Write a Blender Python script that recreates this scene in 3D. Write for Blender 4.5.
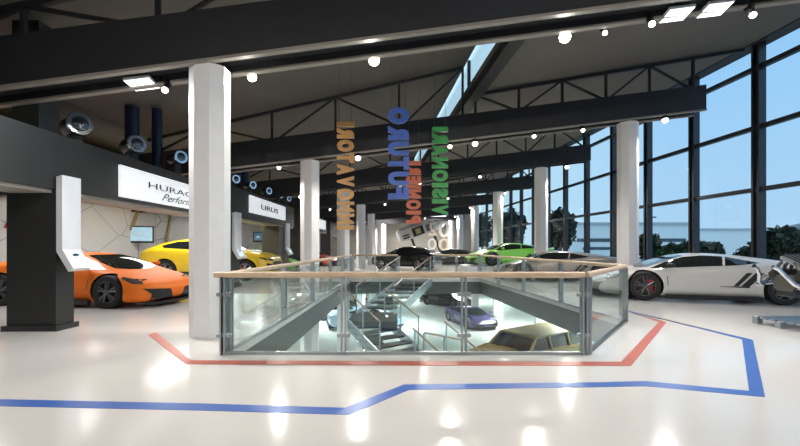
import bpy, bmesh, math, random
from mathutils import Vector, Matrix
from mathutils.bvhtree import BVHTree
random.seed(7)
for o in list(bpy.data.objects): bpy.data.objects.remove(o)
SC = bpy.context.scene
COL = SC.collection
PI = math.pi
# ---------------------------------------------------------------- camera
F = 400.0; YH = 247.0; CH = 1.4
cam = bpy.data.cameras.new('camera'); co = bpy.data.objects.new('camera', cam); COL.objects.link(co)
co.location = (0, 0, CH); co.rotation_euler = (PI/2, 0, 0)
cam.sensor_width = 36; cam.lens = 36*F/800; cam.shift_y = (YH-223)/800; cam.clip_end = 500; cam.clip_start = .05
SC.camera = co
SC.view_settings.view_transform = 'Standard'; SC.view_settings.look = 'None'
SC.view_settings.exposure = 0.0; SC.view_settings.gamma = 1
# ---------------------------------------------------------------- dusk sky
W = bpy.data.worlds.new('sky'); SC.world = W; W.use_nodes = True
nt = W.node_tree; nt.nodes.clear()
wo = nt.nodes.new('ShaderNodeOutputWorld'); bg = nt.nodes.new('ShaderNodeBackground'); tc = nt.nodes.new('ShaderNodeTexCoord')
sx = nt.nodes.new('ShaderNodeSeparateXYZ'); cr = nt.nodes.new('ShaderNodeValToRGB')
nz = nt.nodes.new('ShaderNodeTexNoise'); nz.inputs['Scale'].default_value = 2.2
mp = nt.nodes.new('ShaderNodeMapping'); mp.inputs['Scale'].default_value = (1, 1, 4)
ad = nt.nodes.new('ShaderNodeMath'); ad.operation = 'MULTIPLY_ADD'; ad.inputs[1].default_value = .12
nt.links.new(tc.outputs['Generated'], sx.inputs[0]); nt.links.new(tc.outputs['Generated'], mp.inputs[0]); nt.links.new(mp.outputs[0], nz.inputs['Vector'])
nt.links.new(nz.outputs['Fac'], ad.inputs[0]); nt.links.new(sx.outputs['Z'], ad.inputs[2]); nt.links.new(ad.outputs[0], cr.inputs[0])
el = cr.color_ramp.elements
el[0].position = .03; el[0].color = (.42, .60, .76, 1); el[1].position = .62; el[1].color = (.22, .48, .80, 1)
e = el.new(.15); e.color = (.38, .62, .84, 1)
e = el.new(.36); e.color = (.31, .58, .86, 1)
mr = nt.nodes.new('ShaderNodeMapRange'); mr.inputs['From Min'].default_value = .55; mr.inputs['From Max'].default_value = .22; mr.inputs['To Max'].default_value = .75
mc = nt.nodes.new('ShaderNodeMixRGB'); mc.inputs[2].default_value = (.62, .88, .98, 1)
nt.links.new(sx.outputs['X'], mr.inputs[0]); nt.links.new(mr.outputs[0], mc.inputs[0]); nt.links.new(cr.outputs[0], mc.inputs[1]); nt.links.new(mc.outputs[0], bg.inputs[0]); bg.inputs[1].default_value = 1.12; nt.links.new(bg.outputs[0], wo.inputs[0])

# ---------------------------------------------------------------- materials
MATS = {}
def mat(name, col, rough=.5, metal=0.0, var=.06, scale=6, emit=None, es=0, coat=0, spec=None, bump=0):
    if name in MATS: return MATS[name]
    m = bpy.data.materials.new(name); m.use_nodes = True; t = m.node_tree; b = t.nodes['Principled BSDF']
    b.inputs['Roughness'].default_value = rough; b.inputs['Metallic'].default_value = metal
    if coat: b.inputs['Coat Weight'].default_value = coat; b.inputs['Coat Roughness'].default_value = .04
    if spec is not None: b.inputs['Specular IOR Level'].default_value = spec
    n = t.nodes.new('ShaderNodeTexNoise'); n.inputs['Scale'].default_value = scale; n.inputs['Detail'].default_value = 3
    c = t.nodes.new('ShaderNodeTexCoord'); t.links.new(c.outputs['Object'], n.inputs['Vector'])
    r = t.nodes.new('ShaderNodeValToRGB'); r.color_ramp.elements[0].position = .3; r.color_ramp.elements[1].position = .7
    r.color_ramp.elements[0].color = tuple(x*(1-var) for x in col)+(1,); r.color_ramp.elements[1].color = tuple(min(1, x*(1+var)) for x in col)+(1,)
    t.links.new(n.outputs['Fac'], r.inputs[0]); t.links.new(r.outputs[0], b.inputs['Base Color'])
    if emit: b.inputs['Emission Color'].default_value = tuple(emit)+(1,); b.inputs['Emission Strength'].default_value = es
    if bump:
        bp = t.nodes.new('ShaderNodeBump'); bp.inputs['Strength'].default_value = bump; t.links.new(n.outputs['Fac'], bp.inputs['Height']); t.links.new(bp.outputs[0], b.inputs['Normal'])
    MATS[name] = m; return m
def glass(name, tint, ior=1.45, base=0.0):
    m = bpy.data.materials.new(name); m.use_nodes = True; t = m.node_tree; t.nodes.clear()
    o = t.nodes.new('ShaderNodeOutputMaterial'); mx = t.nodes.new('ShaderNodeMixShader'); tr = t.nodes.new('ShaderNodeBsdfTransparent'); g = t.nodes.new('ShaderNodeBsdfGlossy')
    tr.inputs[0].default_value = tuple(tint)+(1,); g.inputs['Roughness'].default_value = .02; g.inputs[0].default_value = (.9, .95, .95, 1)
    f = t.nodes.new('ShaderNodeLayerWeight'); f.inputs['Blend'].default_value = .5
    pw = t.nodes.new('ShaderNodeMath'); pw.operation = 'POWER'; pw.inputs[1].default_value = 5
    a = t.nodes.new('ShaderNodeMath'); a.operation = 'MULTIPLY_ADD'; a.inputs[1].default_value = ior; a.inputs[2].default_value = base; a.use_clamp = True
    t.links.new(f.outputs['Facing'], pw.inputs[0]); t.links.new(pw.outputs[0], a.inputs[0]); t.links.new(a.outputs[0], mx.inputs[0]); t.links.new(tr.outputs[0], mx.inputs[1]); t.links.new(g.outputs[0], mx.inputs[2]); t.links.new(mx.outputs[0], o.inputs[0])
    MATS[name] = m; return m
floor_m = mat('epoxy_floor', (.66, .64, .62), .14, var=.02, scale=1.2, coat=.0, spec=.25)
lower_m = mat('lower_floor', (.74, .80, .76), .12, var=.02, scale=1.2)
slab_m = mat('slab_fascia', (.075, .085, .085), .35, var=.08)
beam_m = mat('beam_black', (.019, .0195, .024), .5, var=.12, scale=2)
trim_m = mat('beam_flange', (.26, .24, .21), .5)
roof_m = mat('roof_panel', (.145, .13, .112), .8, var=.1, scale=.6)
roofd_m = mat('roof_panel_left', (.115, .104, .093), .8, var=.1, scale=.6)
col_m = mat('column_paint', (.80, .79, .80), .45, var=.02)
dark_m = mat('booth_charcoal', (.019, .020, .020), .5, var=.08, scale=3)
mull_m = mat('mullion_metal', (.055, .06, .07), .3, .6)
steel_m = mat('brushed_steel', (.42, .46, .48), .3, .9)
steeld_m = mat('dark_steel', (.07, .08, .085), .35, .7)
wood_m = mat('handrail_wood', (.52, .385, .26), .4, var=.12, scale=8)
blue_m = mat('blue_stripe', (.04, .125, .45), .3, var=.04)
red_m = mat('red_stripe', (.52, .115, .075), .3, var=.05)
white_m = mat('white_laminate', (.75, .76, .80), .3, var=.02)
black_m = mat('black_plastic', (.012, .012, .013), .4)
chrome_m = mat('chrome', (.8, .82, .85), .12, 1)
tyre_m = mat('tyre_rubber', (.012, .012, .012), .7)
rim_m = mat('rim_dark', (.16, .16, .165), .3, .7)
rims_m = mat('rim_silver', (.5, .5, .5), .3, .9)
cal_m = mat('red_caliper', (.5, .01, .02), .4)
carglass_m = mat('car_glass', (.012, .016, .016), .04, var=.02, coat=.5)
lamp_m = mat('lamp_lens', (1, .95, .85), .3, emit=(1, .93, .8), es=22)
lampfar_m = mat('lamp_lens_small', (1, .95, .85), .3, emit=(1, .95, .86), es=9)
led_m = mat('led_panel', (1, 1, 1), .3, emit=(.92, .97, 1), es=2.2)
sign_m = mat('sign_face', (.8, .82, .85), .3, emit=(.92, .95, 1), es=.55)
signtxt_m = mat('sign_lettering', (.02, .02, .025), .4)
head_m = mat('headlight_lens', (.06, .06, .065), .08, coat=.6)
tail_m = mat('tail_light', (.3, .01, .01), .2)
bluepipe_m = mat('blue_duct_paint', (.009, .018, .05), .3)
glass_m = glass('balustrade_glass', (.955, .985, .98), .8, .035)
fglass_m = glass('facade_glass', (.97, .985, 1), .5, .012)
skin_back = mat('back_wall_plaster', (.33, .31, .27), .7, var=.1, scale=.5)
hexwall = mat('booth_wall', (.5, .5, .5), .5)
def hexnodes():
    t = hexwall.node_tree; b = t.nodes['Principled BSDF']
    v = t.nodes.new('ShaderNodeTexVoronoi'); v.feature = 'DISTANCE_TO_EDGE'; v.inputs['Scale'].default_value = .62
    c = t.nodes.new('ShaderNodeTexCoord'); mpn = t.nodes.new('ShaderNodeMapping'); mpn.inputs['Scale'].default_value = (1, .8, 1.3)
    t.links.new(c.outputs['Object'], mpn.inputs[0]); t.links.new(mpn.outputs[0], v.inputs['Vector'])
    r = t.nodes.new('ShaderNodeValToRGB'); r.color_ramp.elements[0].position = .004; r.color_ramp.elements[1].position = .014
    r.color_ramp.elements[0].color = (.30, .29, .28, 1); r.color_ramp.elements[1].color = (.62, .60, .59, 1)
    t.links.new(v.outputs['Distance'], r.inputs[0]); t.links.new(r.outputs[0], b.inputs['Base Color'])
hexnodes()

# ---------------------------------------------------------------- helpers
def tag(o, label=None, cat=None, group=None, kind=None):
    if label: o['label'] = label
    if cat: o['category'] = cat
    if group: o['group'] = group
    if kind: o['kind'] = kind
    return o
def thing(name, label, cat, loc=(0, 0, 0), rz=0, group=None, scale=1):
    o = bpy.data.objects.new(name, None); COL.objects.link(o); o.location = loc; o.rotation_euler = (0, 0, rz); o.scale = (scale,)*3
    o.empty_display_size = .1
    return tag(o, label, cat, group)
def obj(name, bm, m, parent=None, smooth=False, local=False):
    me = bpy.data.meshes.new(name); bmesh.ops.recalc_face_normals(bm, faces=bm.faces[:]); bm.to_mesh(me); bm.free()
    for x in (m if isinstance(m, (list, tuple)) else [m]): me.materials.append(x)
    if smooth:
        for p in me.polygons: p.use_smooth = True
        me.set_sharp_from_angle(angle=math.radians(38))
    o = bpy.data.objects.new(name, me); COL.objects.link(o)
    if parent: o.parent = parent
    return o
def copy_tree(o, parent=None):
    c = o.copy(); COL.objects.link(c); c.parent = parent
    for ch in o.children: copy_tree(ch, c)
    return c
def B(): return bmesh.new()
def box(bm, x0, x1, y0, y1, z0, z1, bev=0):
    r = bmesh.ops.create_cube(bm, size=1); vs = r['verts']
    for v in vs: v.co = Vector(((x0+x1)/2+v.co.x*(x1-x0), (y0+y1)/2+v.co.y*(y1-y0), (z0+z1)/2+v.co.z*(z1-z0)))
    if bev:
        es = list({e for v in vs for e in v.link_edges})
        bmesh.ops.bevel(bm, geom=es, offset=bev, segments=2, affect='EDGES', profile=.5)
    return bm
def prism(bm, pts, d):
    """closed polygon of 3D points extruded by vector d"""
    vs = [bm.verts.new(p) for p in pts]; ws = [bm.verts.new(Vector(p)+Vector(d)) for p in pts]
    n = len(pts); bm.faces.new(vs); bm.faces.new(ws[::-1])
    for i in range(n): bm.faces.new((vs[i], ws[i], ws[(i+1) % n], vs[(i+1) % n]))
    return bm
def tube(bm, pts, r, n=8, cap=True):
    pts = [Vector(p) for p in pts]; rings = []
    rs = r if isinstance(r, (list, tuple)) else [r]*len(pts)
    up = None
    for i, p in enumerate(pts):
        t = (pts[min(i+1, len(pts)-1)]-pts[max(i-1, 0)]).normalized()
        if up is None: up = Vector((0, 0, 1)) if abs(t.z) < .9 else Vector((1, 0, 0))
        a = t.cross(up).normalized(); b = a.cross(t).normalized(); up = b
        rings.append([bm.verts.new(p+(a*math.cos(2*PI*k/n)+b*math.sin(2*PI*k/n))*rs[i]) for k in range(n)])
    for i in range(len(rings)-1):
        for k in range(n): bm.faces.new((rings[i][k], rings[i][(k+1) % n], rings[i+1][(k+1) % n], rings[i+1][k]))
    if cap: bm.faces.new(rings[0][::-1]); bm.faces.new(rings[-1])
    return bm
def bar(bm, a, b, w, h):
    """rectangular bar from a to b, w horizontal width, h height"""
    a = Vector(a); b = Vector(b); t = (b-a).normalized()
    s = t.cross(Vector((0, 0, 1)))
    s = s.normalized() if s.length > 1e-4 else Vector((1, 0, 0))
    u = s.cross(t).normalized()
    q = [a+s*w/2+u*h/2, a-s*w/2+u*h/2, a-s*w/2-u*h/2, a+s*w/2-u*h/2]
    return prism(bm, q, b-a)
def lathe(bm, prof, n=24, axis='Z', c=(0, 0, 0), cap=True):
    """prof = [(r,h)...]"""
    c = Vector(c); rings = []
    for r, h in prof:
        ring = []
        for k in range(n):
            a = 2*PI*k/n; x, y = r*math.cos(a), r*math.sin(a)
            v = (x, y, h) if axis == 'Z' else ((x, h, y) if axis == 'Y' else (h, x, y))
            ring.append(bm.verts.new(c+Vector(v)))
        rings.append(ring)
    for i in range(len(rings)-1):
        for k in range(n): bm.faces.new((rings[i][k], rings[i][(k+1) % n], rings[i+1][(k+1) % n], rings[i+1][k]))
    if cap: bm.faces.new(rings[0]); bm.faces.new(rings[-1])
    else:
        for k in range(n): bm.faces.new((rings[-1][k], rings[-1][(k+1) % n], rings[0][(k+1) % n], rings[0][k]))
    return bm
def ell(bm, c, r, sub=2):
    q = bmesh.ops.create_icosphere(bm, subdivisions=sub, radius=1)
    for v in q['verts']: v.co = Vector((c[0]+v.co.x*r[0], c[1]+v.co.y*r[1], c[2]+v.co.z*r[2]))
    return bm
def P(px, py, Y): return ((px-400)/F*Y, Y, CH+(YH-py)/F*Y)
def G(px, py, z=0):
    Y = (CH-z)*F/(py-YH); return ((px-400)/F*Y, Y, z)

# ---------------------------------------------------------------- structure: floors
hole = [(-2.27, 5.19), (2.4, 5.19), (4.27, 7.5), (3.55, 17.5), (-2.15, 17.5)]
XF = lambda y: 12-.0625*y
def slab(outer, inner, z1, z0):
    bm = B()
    es = []
    for loop in (outer, inner):
        vs = [bm.verts.new((x, y, z1)) for x, y in loop]
        es += [bm.edges.new((vs[i], vs[(i+1) % len(vs)])) for i in range(len(vs))]
    bmesh.ops.triangle_fill(bm, edges=es, use_beauty=True)
    r = bmesh.ops.extrude_face_region(bm, geom=bm.faces[:])
    for v in [g for g in r['geom'] if isinstance(g, bmesh.types.BMVert)]: v.co.z = z0
    return bm
outer = [(-16, -3), (XF(-3), -3), (XF(50), 50), (-16, 50)]
o = obj('floor', slab(outer, hole, 0, -.12), floor_m); tag(o, kind='structure')
inn = hole
o = obj('trim_1', slab([(x*1.0, y) for x, y in outer], inn, -.121, -.65), slab_m); tag(o, kind='structure')
bm = B(); box(bm, -16, 16, -3, 52, -3.7, -3.5); tag(obj('floor', bm, lower_m), kind='structure')
lw = mat('lower_wall', (.75, .82, .82), .4)
bm = B(); box(bm, 9.3, 9.5, -3, 52, -3.5, -.66); tag(obj('wall_lower_right', bm, lw), kind='structure')
bm = B(); box(bm, -16, 9.3, 46, 46.2, -3.5, -.66); tag(obj('wall_lower_back', bm, lw), kind='structure')
bm = B(); box(bm, -15, -14.8, -3, 46, -3.5, -.66); tag(obj('wall_lower_left', bm, lw), kind='structure')
# walls of the hall
bm = B(); box(bm, -16, 9, 47, 47.3, 0, 8.2); tag(obj('wall_back', bm, skin_back), kind='structure')
bm = B(); box(bm, -12.9, -12.6, -3, 47, 0, 4.0); tag(obj('wall_left', bm, hexwall), kind='structure')
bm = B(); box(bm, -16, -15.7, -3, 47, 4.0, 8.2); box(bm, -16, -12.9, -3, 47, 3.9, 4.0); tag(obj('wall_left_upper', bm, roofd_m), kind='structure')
bm = B(); box(bm, -16, 12.2, -3.3, -3, 0, 8.2); tag(obj('wall_front', bm, mat('front_wall', (.25, .25, .26), .7)), kind='structure')
# roof: left pitch, clerestory, right pitch
XC = lambda y: 3.2-.0875*y
bm = B()
prism(bm, [(-8, -3, 4.85), (XC(-3), -3, 7.25), (XC(-3), -3, 7.4), (-8, -3, 5.0)], (0, 0, 0.0001)) if False else None
def quadslab(bm, a, b, c, d, t):
    return prism(bm, [a, b, c, d], (0, 0, t))
quadslab(bm, (-8, -3, 4.9), (XC(-3), -3, 7.3), (XC(47), 47, 7.0), (-8, 47, 4.9), .15)
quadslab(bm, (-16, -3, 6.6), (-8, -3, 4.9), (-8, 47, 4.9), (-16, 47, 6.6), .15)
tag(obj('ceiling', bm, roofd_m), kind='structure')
bm = B()
quadslab(bm, (XC(-3)+.02, -3, 6.27), (XF(-3)+.1, -3, 7.8), (XF(50)+.1, 47, 7.8), (XC(47)+.02, 47, 6.27), .15)
tag(obj('ceiling', bm, roof_m), kind='structure')
# clerestory
w = thing('window_1', None, None); tag(w, kind='structure')
bm = B()
prism(bm, [(XC(-3)+.1, -3, 6.27), (XC(47)+.1, 47, 6.27), (XC(47)+.1, 47, 7.1), (XC(-3)+.1, -3, 7.3)], (.01, 0, 0)); obj('window_pane', bm, fglass_m, w)
bm = B(); bar(bm, (XC(-3)+.2, -3, 6.13), (XC(47)+.2, 47, 6.13), .34, .26)
for k in range(9):
    y = 1.5+k*5.6; bar(bm, (XC(y)+.1, y, 6.3), (XC(y)+.1, y, 7.3), .09, .12)
obj('window_frame', bm, beam_m, w)

# ---------------------------------------------------------------- structure: glazed facade
ys = [-2.68+2.53*i for i in range(20)]
ztr = [0.12, 3.2, 5.15, 7.02]
for i in range(len(ys)-1):
    y0, y1 = ys[i], ys[i+1]
    w = thing('window_%d' % (i+2), None, None); tag(w, kind='structure')
    bm = B(); prism(bm, [(XF(y0)+.05, y0, 0), (XF(y1)+.05, y1, 0), (XF(y1)+.05, y1, 7.8), (XF(y0)+.05, y0, 7.8)], (.012, 0, 0)); obj('window_pane', bm, fglass_m, w)
    bm = B()
    for z in ztr: bar(bm, (XF(y0), y0, z), (XF(y1), y1, z), .16, .13)
    obj('transom', bm, mull_m, w)
    bm = B(); x = XF(y0)
    box(bm, x-.13, x+.1, y0-.14, y0-.06, 0, 7.9); box(bm, x-.13, x+.1, y0+.06, y0+.14, 0, 7.9); box(bm, x-.03, x+.08, y0-.06, y0+.06, 0, 7.9)
    obj('mullion', bm, mull_m, w)
bm = B(); bar(bm, (XF(-3)+.02, -3, 7.85), (XF(47)+.02, 47, 7.85), .5, .25); tag(obj('trim_2', bm, beam_m), kind='structure')

# ---------------------------------------------------------------- outside
bm = B(); box(bm, 12.6, 220, -40, 260, -.6, -.3); tag(obj('ground', bm, mat('asphalt', (.42, .43, .44), .8)), kind='structure')
def far_building(label, x0, x1, y0, y1, h, mtl, bands):
    t = thing('office_building', label, 'building', (x0, y0, -.3))
    bm = B(); box(bm, 0, x1-x0, 0, y1-y0, 0, h); obj('wall', bm, mtl, t)
    bm = B(); box(bm, -.4, x1-x0+.4, -.4, .5, h, h+.4); obj('roof_edge', bm, mat('roof_edge', (.5, .55, .6), .5), t)
    for (a, b, z0, z1) in bands:
        bm = B(); box(bm, a, b, -.08, .1, z0, z1); obj('window_band', bm, mat('far_window', (.05, .09, .13), .15), t)
    return t
bw = mat('far_facade', (.88, .94, 1), .6)
far_building('long pale office block behind the windows in the centre right', 30, 51.6, 70, 84, 5.6, bw, [(1, 7, 2.6, 3.2), (9, 20, 2.6, 3.2), (2, 20, 1.2, 1.7)])
far_building('pale low factory hall seen right of the white column', 64.5, 100, 86, 100, 5.3, mat('far_facade_grey', (.92, .96, 1), .6), [(12, 17, 2.6, 3.4), (20, 28, 2.6, 3.4)])
t = thing('garden_pavilion', 'low pavilion with a grey hipped roof outside the rightmost window', 'pavilion', (31.8, 28, -.3))
bm = B(); vs = [(-3.5, -3, 3.0), (3.5, -3, 3.0), (3.5, 3, 3.0), (-3.5, 3, 3.0)]
b_ = [bm.verts.new(v) for v in vs]; tp = [bm.verts.new(v) for v in ((-1, 0, 3.9), (1, 0, 3.9))]
bm.faces.new(b_); bm.faces.new((b_[0], b_[1], tp[1], tp[0])); bm.faces.new((b_[1], b_[2], tp[1])); bm.faces.new((b_[2], b_[3], tp[0], tp[1])); bm.faces.new((b_[3], b_[0], tp[0]))
obj('roof', bm, mat('pavilion_roof', (.16, .19, .22), .6), t)
for sx_ in (-3, 0, 3):
    for sy_ in (-2.5, 2.5): bm = B(); tube(bm, [(sx_, sy_, 0), (sx_, sy_, 3.0)], .09); obj('post', bm, mull_m, t)
leaf_m = mat('foliage', (.014, .032, .014), .7, var=.5, scale=3)
def tree(label, x, y, h, r, n=700, group=None, name='tree', low=.25):
    t = thing(name, label, name, (x, y, -.3), group=group)
    bm = B(); tube(bm, [(0, 0, 0), (.05, 0, h*.4), (0, .05, h*.8)], [.12, .1, .04]); obj('trunk', bm, mat('bark', (.03, .025, .02), .8), t)
    bm = B()
    for _ in range(n):
        u = random.uniform(-1, 1); a = random.uniform(0, 2*PI); q = random.uniform(.45, 1); s = math.sqrt(1-u*u)
        lump = 1+.18*math.sin(3*a+2*u)
        c = Vector((r*q*s*math.cos(a)*lump, r*q*s*math.sin(a)*lump, h*(low+(1-low)/2)+h*(1-low)/2*u*q)); l = r*.2
        d1 = Vector([random.uniform(-1, 1) for _ in range(3)]).normalized()*l; d2 = Vector([random.uniform(-1, 1) for _ in range(3)]).normalized()*l
        bm.faces.new([bm.verts.new(c+d1), bm.verts.new(c+d2), bm.verts.new(c-d1), bm.verts.new(c-d2)])
    obj('crown', bm, leaf_m, t); return t
tree('tall dark tree outside the window right of the second white column', 15.2, 38, 5.4, 1.5, 900)
tree('dark tree outside in the rightmost window beside the pavilion', 22.9, 24, 2.9, 1.2, 900)
tree('broad dark tree outside behind the narrow windows left of the second column', 13.0, 47, 6.2, 1.8, 700)
tree('thin dark tree outside farthest along the glazed wall', 11.5, 56, 6.6, 1.6, 600)
tree('small dark tree outside just right of the nearest right column', 19.2, 31, 2.9, 1.0, 500)
for k, (x, y, h, r, l) in enumerate([(24.4, 33, 2.2, 1.4, 'large rounded dark hedge outside in the middle of the big window'),
      (27.2, 34.6, 2.2, .8, 'small rounded hedge outside right of the large one'), (29.9, 33.5, 1.9, 1.3, 'rounded hedge outside beside the thick right mullion'),
      (21.2, 31, 2.0, 1.1, 'rounded hedge outside behind the mullion above the white car roof')]):
    tree(l, x, y, h, r, 700, name='hedge', low=.02)
t = thing('street_lamp', 'thin street lamp outside above the rounded hedge', 'street lamp', (22.4, 35.6, -.3))
bm = B(); tube(bm, [(0, 0, 0), (0, 0, 4.3)], .05); obj('pole', bm, mull_m, t)
bm = B(); box(bm, -.35, .35, -.1, .1, 4.3, 4.4); obj('lamp_head', bm, mull_m, t)

# ---------------------------------------------------------------- columns
def column(x, y, ztop, label, r=.3):
    t = thing('column', label, 'column', (x, y, 0), group=None)
    bm = B(); lathe(bm, [(r, -3.5), (r, ztop)], 8); 
    for v in bm.verts: v.co = Matrix.Rotation(PI/8, 3, 'Z') @ v.co
    obj('shaft', bm, col_m, t)
    bm = B(); lathe(bm, [(r*.55, ztop), (r*.55, ztop+.16)], 12); obj('bearing', bm, beam_m, t)
LC = [(-3.02, 6.36, 4.22), (-2.86, 12.7, 4.12), (-2.70, 19.05, 4.1), (-2.48, 25.4, 4.07), (-2.29, 31.8, 4.02), (-2.05, 38.2, 3.98), (-1.8, 43.5, 3.9)]
RC = [(7.26, 12.75, 5.34), (6.72, 19.05, 5.15), (6.22, 25.4, 4.88), (5.95, 31.75, 4.64), (5.72, 38.1, 4.45), (5.5, 43.5, 4.3)]
LN = ['nearest big white column beside the orange car', 'second white column of the left row, by the red car', 'third white column of the left row, behind the orange hanging word',
      'fourth white column of the left row', 'fifth white column of the left row', 'sixth white column of the left row', 'farthest white column of the left row by the back wall']
RN = ['nearest beige-lit column of the right row, behind the white car nose', 'second column of the right row, beside the green car', 'third column of the right row, behind the green car front',
      'fourth column of the right row', 'fifth thin column of the right row', 'farthest column of the right row by the back wall']
for (x, y, z), l in zip(LC, LN): column(x, y, z, l, .3 if y > 7 else .3)
for (x, y, z), l in zip(RC, RN): column(x, y, z, l, .31)

# ---------------------------------------------------------------- roof beams and trusses
beams = [(6.35, -2.9, 4.23, .132, -14, 11.4), (12.7, -2.86, 4.14, .123, -14, 9.5), (19.05, -2.7, 4.14, .112, -14, 8.95), (25.4, -2.5, 4.1, .092, -14, 8.4),
         (31.8, -2.3, 4.05, .078, -14, 7.6), (38.2, -2.05, 4.0, .062, -14, 7.2), (43.8, -1.8, 3.9, .05, -14, 7.0)]
BN = ['nearest deep black roof beam crossing the top of the hall', 'second black roof beam with its cut end by the big windows', 'third black roof beam across the hall', 'fourth black roof beam across the hall',
      'fifth black roof beam across the hall', 'sixth black roof beam across the hall', 'farthest black roof beam near the back wall']
def beam_z(i, x): y, xl, zl, s, x0, x1 = beams[i]; return zl+(x-xl)*s
for i, (y, xl, zl, s, x0, x1) in enumerate(beams):
    h = .78; t = thing('roof_beam', BN[i], 'beam', (0, y, 0))
    z = lambda x: zl+(x-xl)*s
    for sy in (-.3, .22):
        bm = B(); prism(bm, [(x0, sy, z(x0)+.02), (x1, sy, z(x1)+.02), (x1, sy, z(x1)+h), (x0, sy, z(x0)+h)], (0, .08, 0)); obj('beam_plate', bm, beam_m, t)
    bm = B(); prism(bm, [(x0, -.2, z(x0)+.12), (x1, -.2, z(x1)+.12), (x1, -.2, z(x1)+h-.1), (x0, -.2, z(x0)+h-.1)], (0, .4, 0)); obj('web', bm, beam_m, t)
    if i < 2:
        for sy in (-.3, .24):
            bm = B(); prism(bm, [(x0, sy-.03, z(x0)-.025), (x1, sy-.03, z(x1)-.025), (x1, sy-.03, z(x1)+.02), (x0, sy-.03, z(x0)+.02)], (0, .1, 0)); obj('flange', bm, trim_m, t)
    # truss above the beam
    c = XC(y); roofL = lambda x: 4.9+(x+8)/(c+8)*(7.22-4.9)-.12
    xs = [-8+(c+8)*k/5 for k in range(6)]
    bm = B(); bar(bm, (-8, 0, roofL(-8)), (c-.1, 0, roofL(c-.1)), .09, .1); obj('top_chord', bm, beam_m, t)
    for k in range(1, 6):
        a, b = xs[k-1], xs[k]-.1
        bm = B(); bar(bm, (b, 0, z(b)+h-.03), (b, 0, roofL(b)), .07, .07); obj('truss_post', bm, beam_m, t)
        bm = B()
        if k % 2: bar(bm, (a, 0, z(a)+h-.03), (b, 0, roofL(b)), .06, .06)
        else: bar(bm, (a-.1, 0, roofL(a-.1)), (b, 0, z(b)+h-.03), .06, .06)
        obj('truss_diagonal', bm, beam_m, t)
    rr = lambda x: 6.27+(x-c)/(XF(y)-c)*1.53-.1
    xe = XF(y)-.3
    bm = B(); bar(bm, (c+.2, 0, rr(c+.2)), (xe, 0, rr(xe)), .09, .1); obj('top_chord', bm, beam_m, t)
    n = 5; xs = [c+.3+(x1-.2-c-.3)*k/n for k in range(n+1)]
    for k in range(n+1):
        bm = B(); bar(bm, (xs[k], 0, min(z(xs[k])+h-.03, rr(xs[k])-.05)), (xs[k], 0, rr(xs[k])), .07, .07); obj('truss_post', bm, beam_m, t)
    for k in range(n):
        bm = B(); a, b = (k, k+1) if k % 2 else (k+1, k)
        bar(bm, (xs[a], 0, min(z(xs[a])+h-.03, rr(xs[a])-.05)), (xs[b], 0, rr(xs[b])), .06, .06); obj('truss_diagonal', bm, beam_m, t)

# ---------------------------------------------------------------- floor stripes
def stripe(label, up, lo, m, z=.003):
    bm = B(); A = [Vector(G(*p)) for p in up]; C = [Vector(G(*p)) for p in lo]
    for i in range(len(A)-1):
        q = [A[i], A[i+1], C[i+1], C[i]]
        vs = [bm.verts.new((v.x, v.y, z)) for v in q]; bm.faces.new(vs)
    bmesh.ops.remove_doubles(bm, verts=bm.verts[:], dist=1e-4)
    r = bmesh.ops.extrude_face_region(bm, geom=bm.faces[:])
    for g in r['geom']:
        if isinstance(g, bmesh.types.BMVert): g.co.z = .0005
    tag(obj('floor_stripe', bm, m), label, 'floor marking')
stripe('wide blue stripe on the white floor running across the foreground and round the right corner',
       [(-60, 398.2), (200, 403.6), (345, 408), (404, 384.6), (600, 382.4), (645, 381.2), (749, 391), (742, 339.5), (629, 310.8)],
       [(-60, 405), (200, 410.5), (349, 415), (409, 390), (600, 387.2), (645, 386.2), (765, 397.2), (753, 340), (629, 311.8)], blue_m)
stripe('brick-red stripe on the white floor following the glass balustrade',
       [(156, 332.3), (191, 360.5), (400, 361.3), (621, 362), (659, 322), (632, 312.6)],
       [(148, 335.3), (186, 364.2), (400, 365.6), (631, 366), (666.5, 322.4), (632, 313.3)], red_m, .0045)

# ---------------------------------------------------------------- balustrades
def balustrade(label, a, b, n, hz=1.037, z0=0, wide=True, e0=0, e1=0, handm=None, railr=.04, chan=None):
    a = Vector((a[0], a[1], 0)); b = Vector((b[0], b[1], 0)); d = b-a; L = d.length; ang = math.atan2(d.y, d.x)
    t = thing('glass_balustrade', label, 'balustrade', (a.x, a.y, z0), ang)
    bm = B(); tube(bm, [(-e0, 0, hz), (L+e1, 0, hz)], railr, 12); obj('handrail', bm, handm or wood_m, t, True)
    bm = B(); box(bm, 0, L, -.03, .03, 0, .035); obj('base_channel', bm, chan or steel_m, t)
    for k in range(n+1):
        x = L*k/n
        bm = B(); box(bm, x-.035, x-.015, -.05, .05, 0, hz-.03); box(bm, x+.015, x+.035, -.05, .05, 0, hz-.03)
        p = obj('post', bm, steel_m, t)
        for zc in (.25, .78):
            bm = B(); box(bm, x-.09, x+.09, -.022, .022, zc-.025, zc+.025, .006); obj('clamp', bm, steel_m, p)
    for k in range(n):
        bm = B(); box(bm, L*k/n+.045, L*(k+1)/n-.045, -.006, .006, .05, hz-.09); obj('glass_panel', bm, glass_m, t)
    return t
h = hole; off = .06
balustrade('front glass balustrade with wooden handrail facing the viewer', (h[0][0]-.03, h[0][1]+.03), (h[1][0], h[1][1]+.03), 3, e0=.12)
balustrade('short angled glass balustrade at the right front corner of the opening', (h[1][0]+.06, h[1][1]+.06), (h[2][0]-.05, h[2][1]), 1, e0=.06, chan=steeld_m)
balustrade('long right-hand glass balustrade in front of the grey car', (h[2][0]-.05, h[2][1]+.08), (h[3][0]-.02, h[3][1]), 4)
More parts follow.
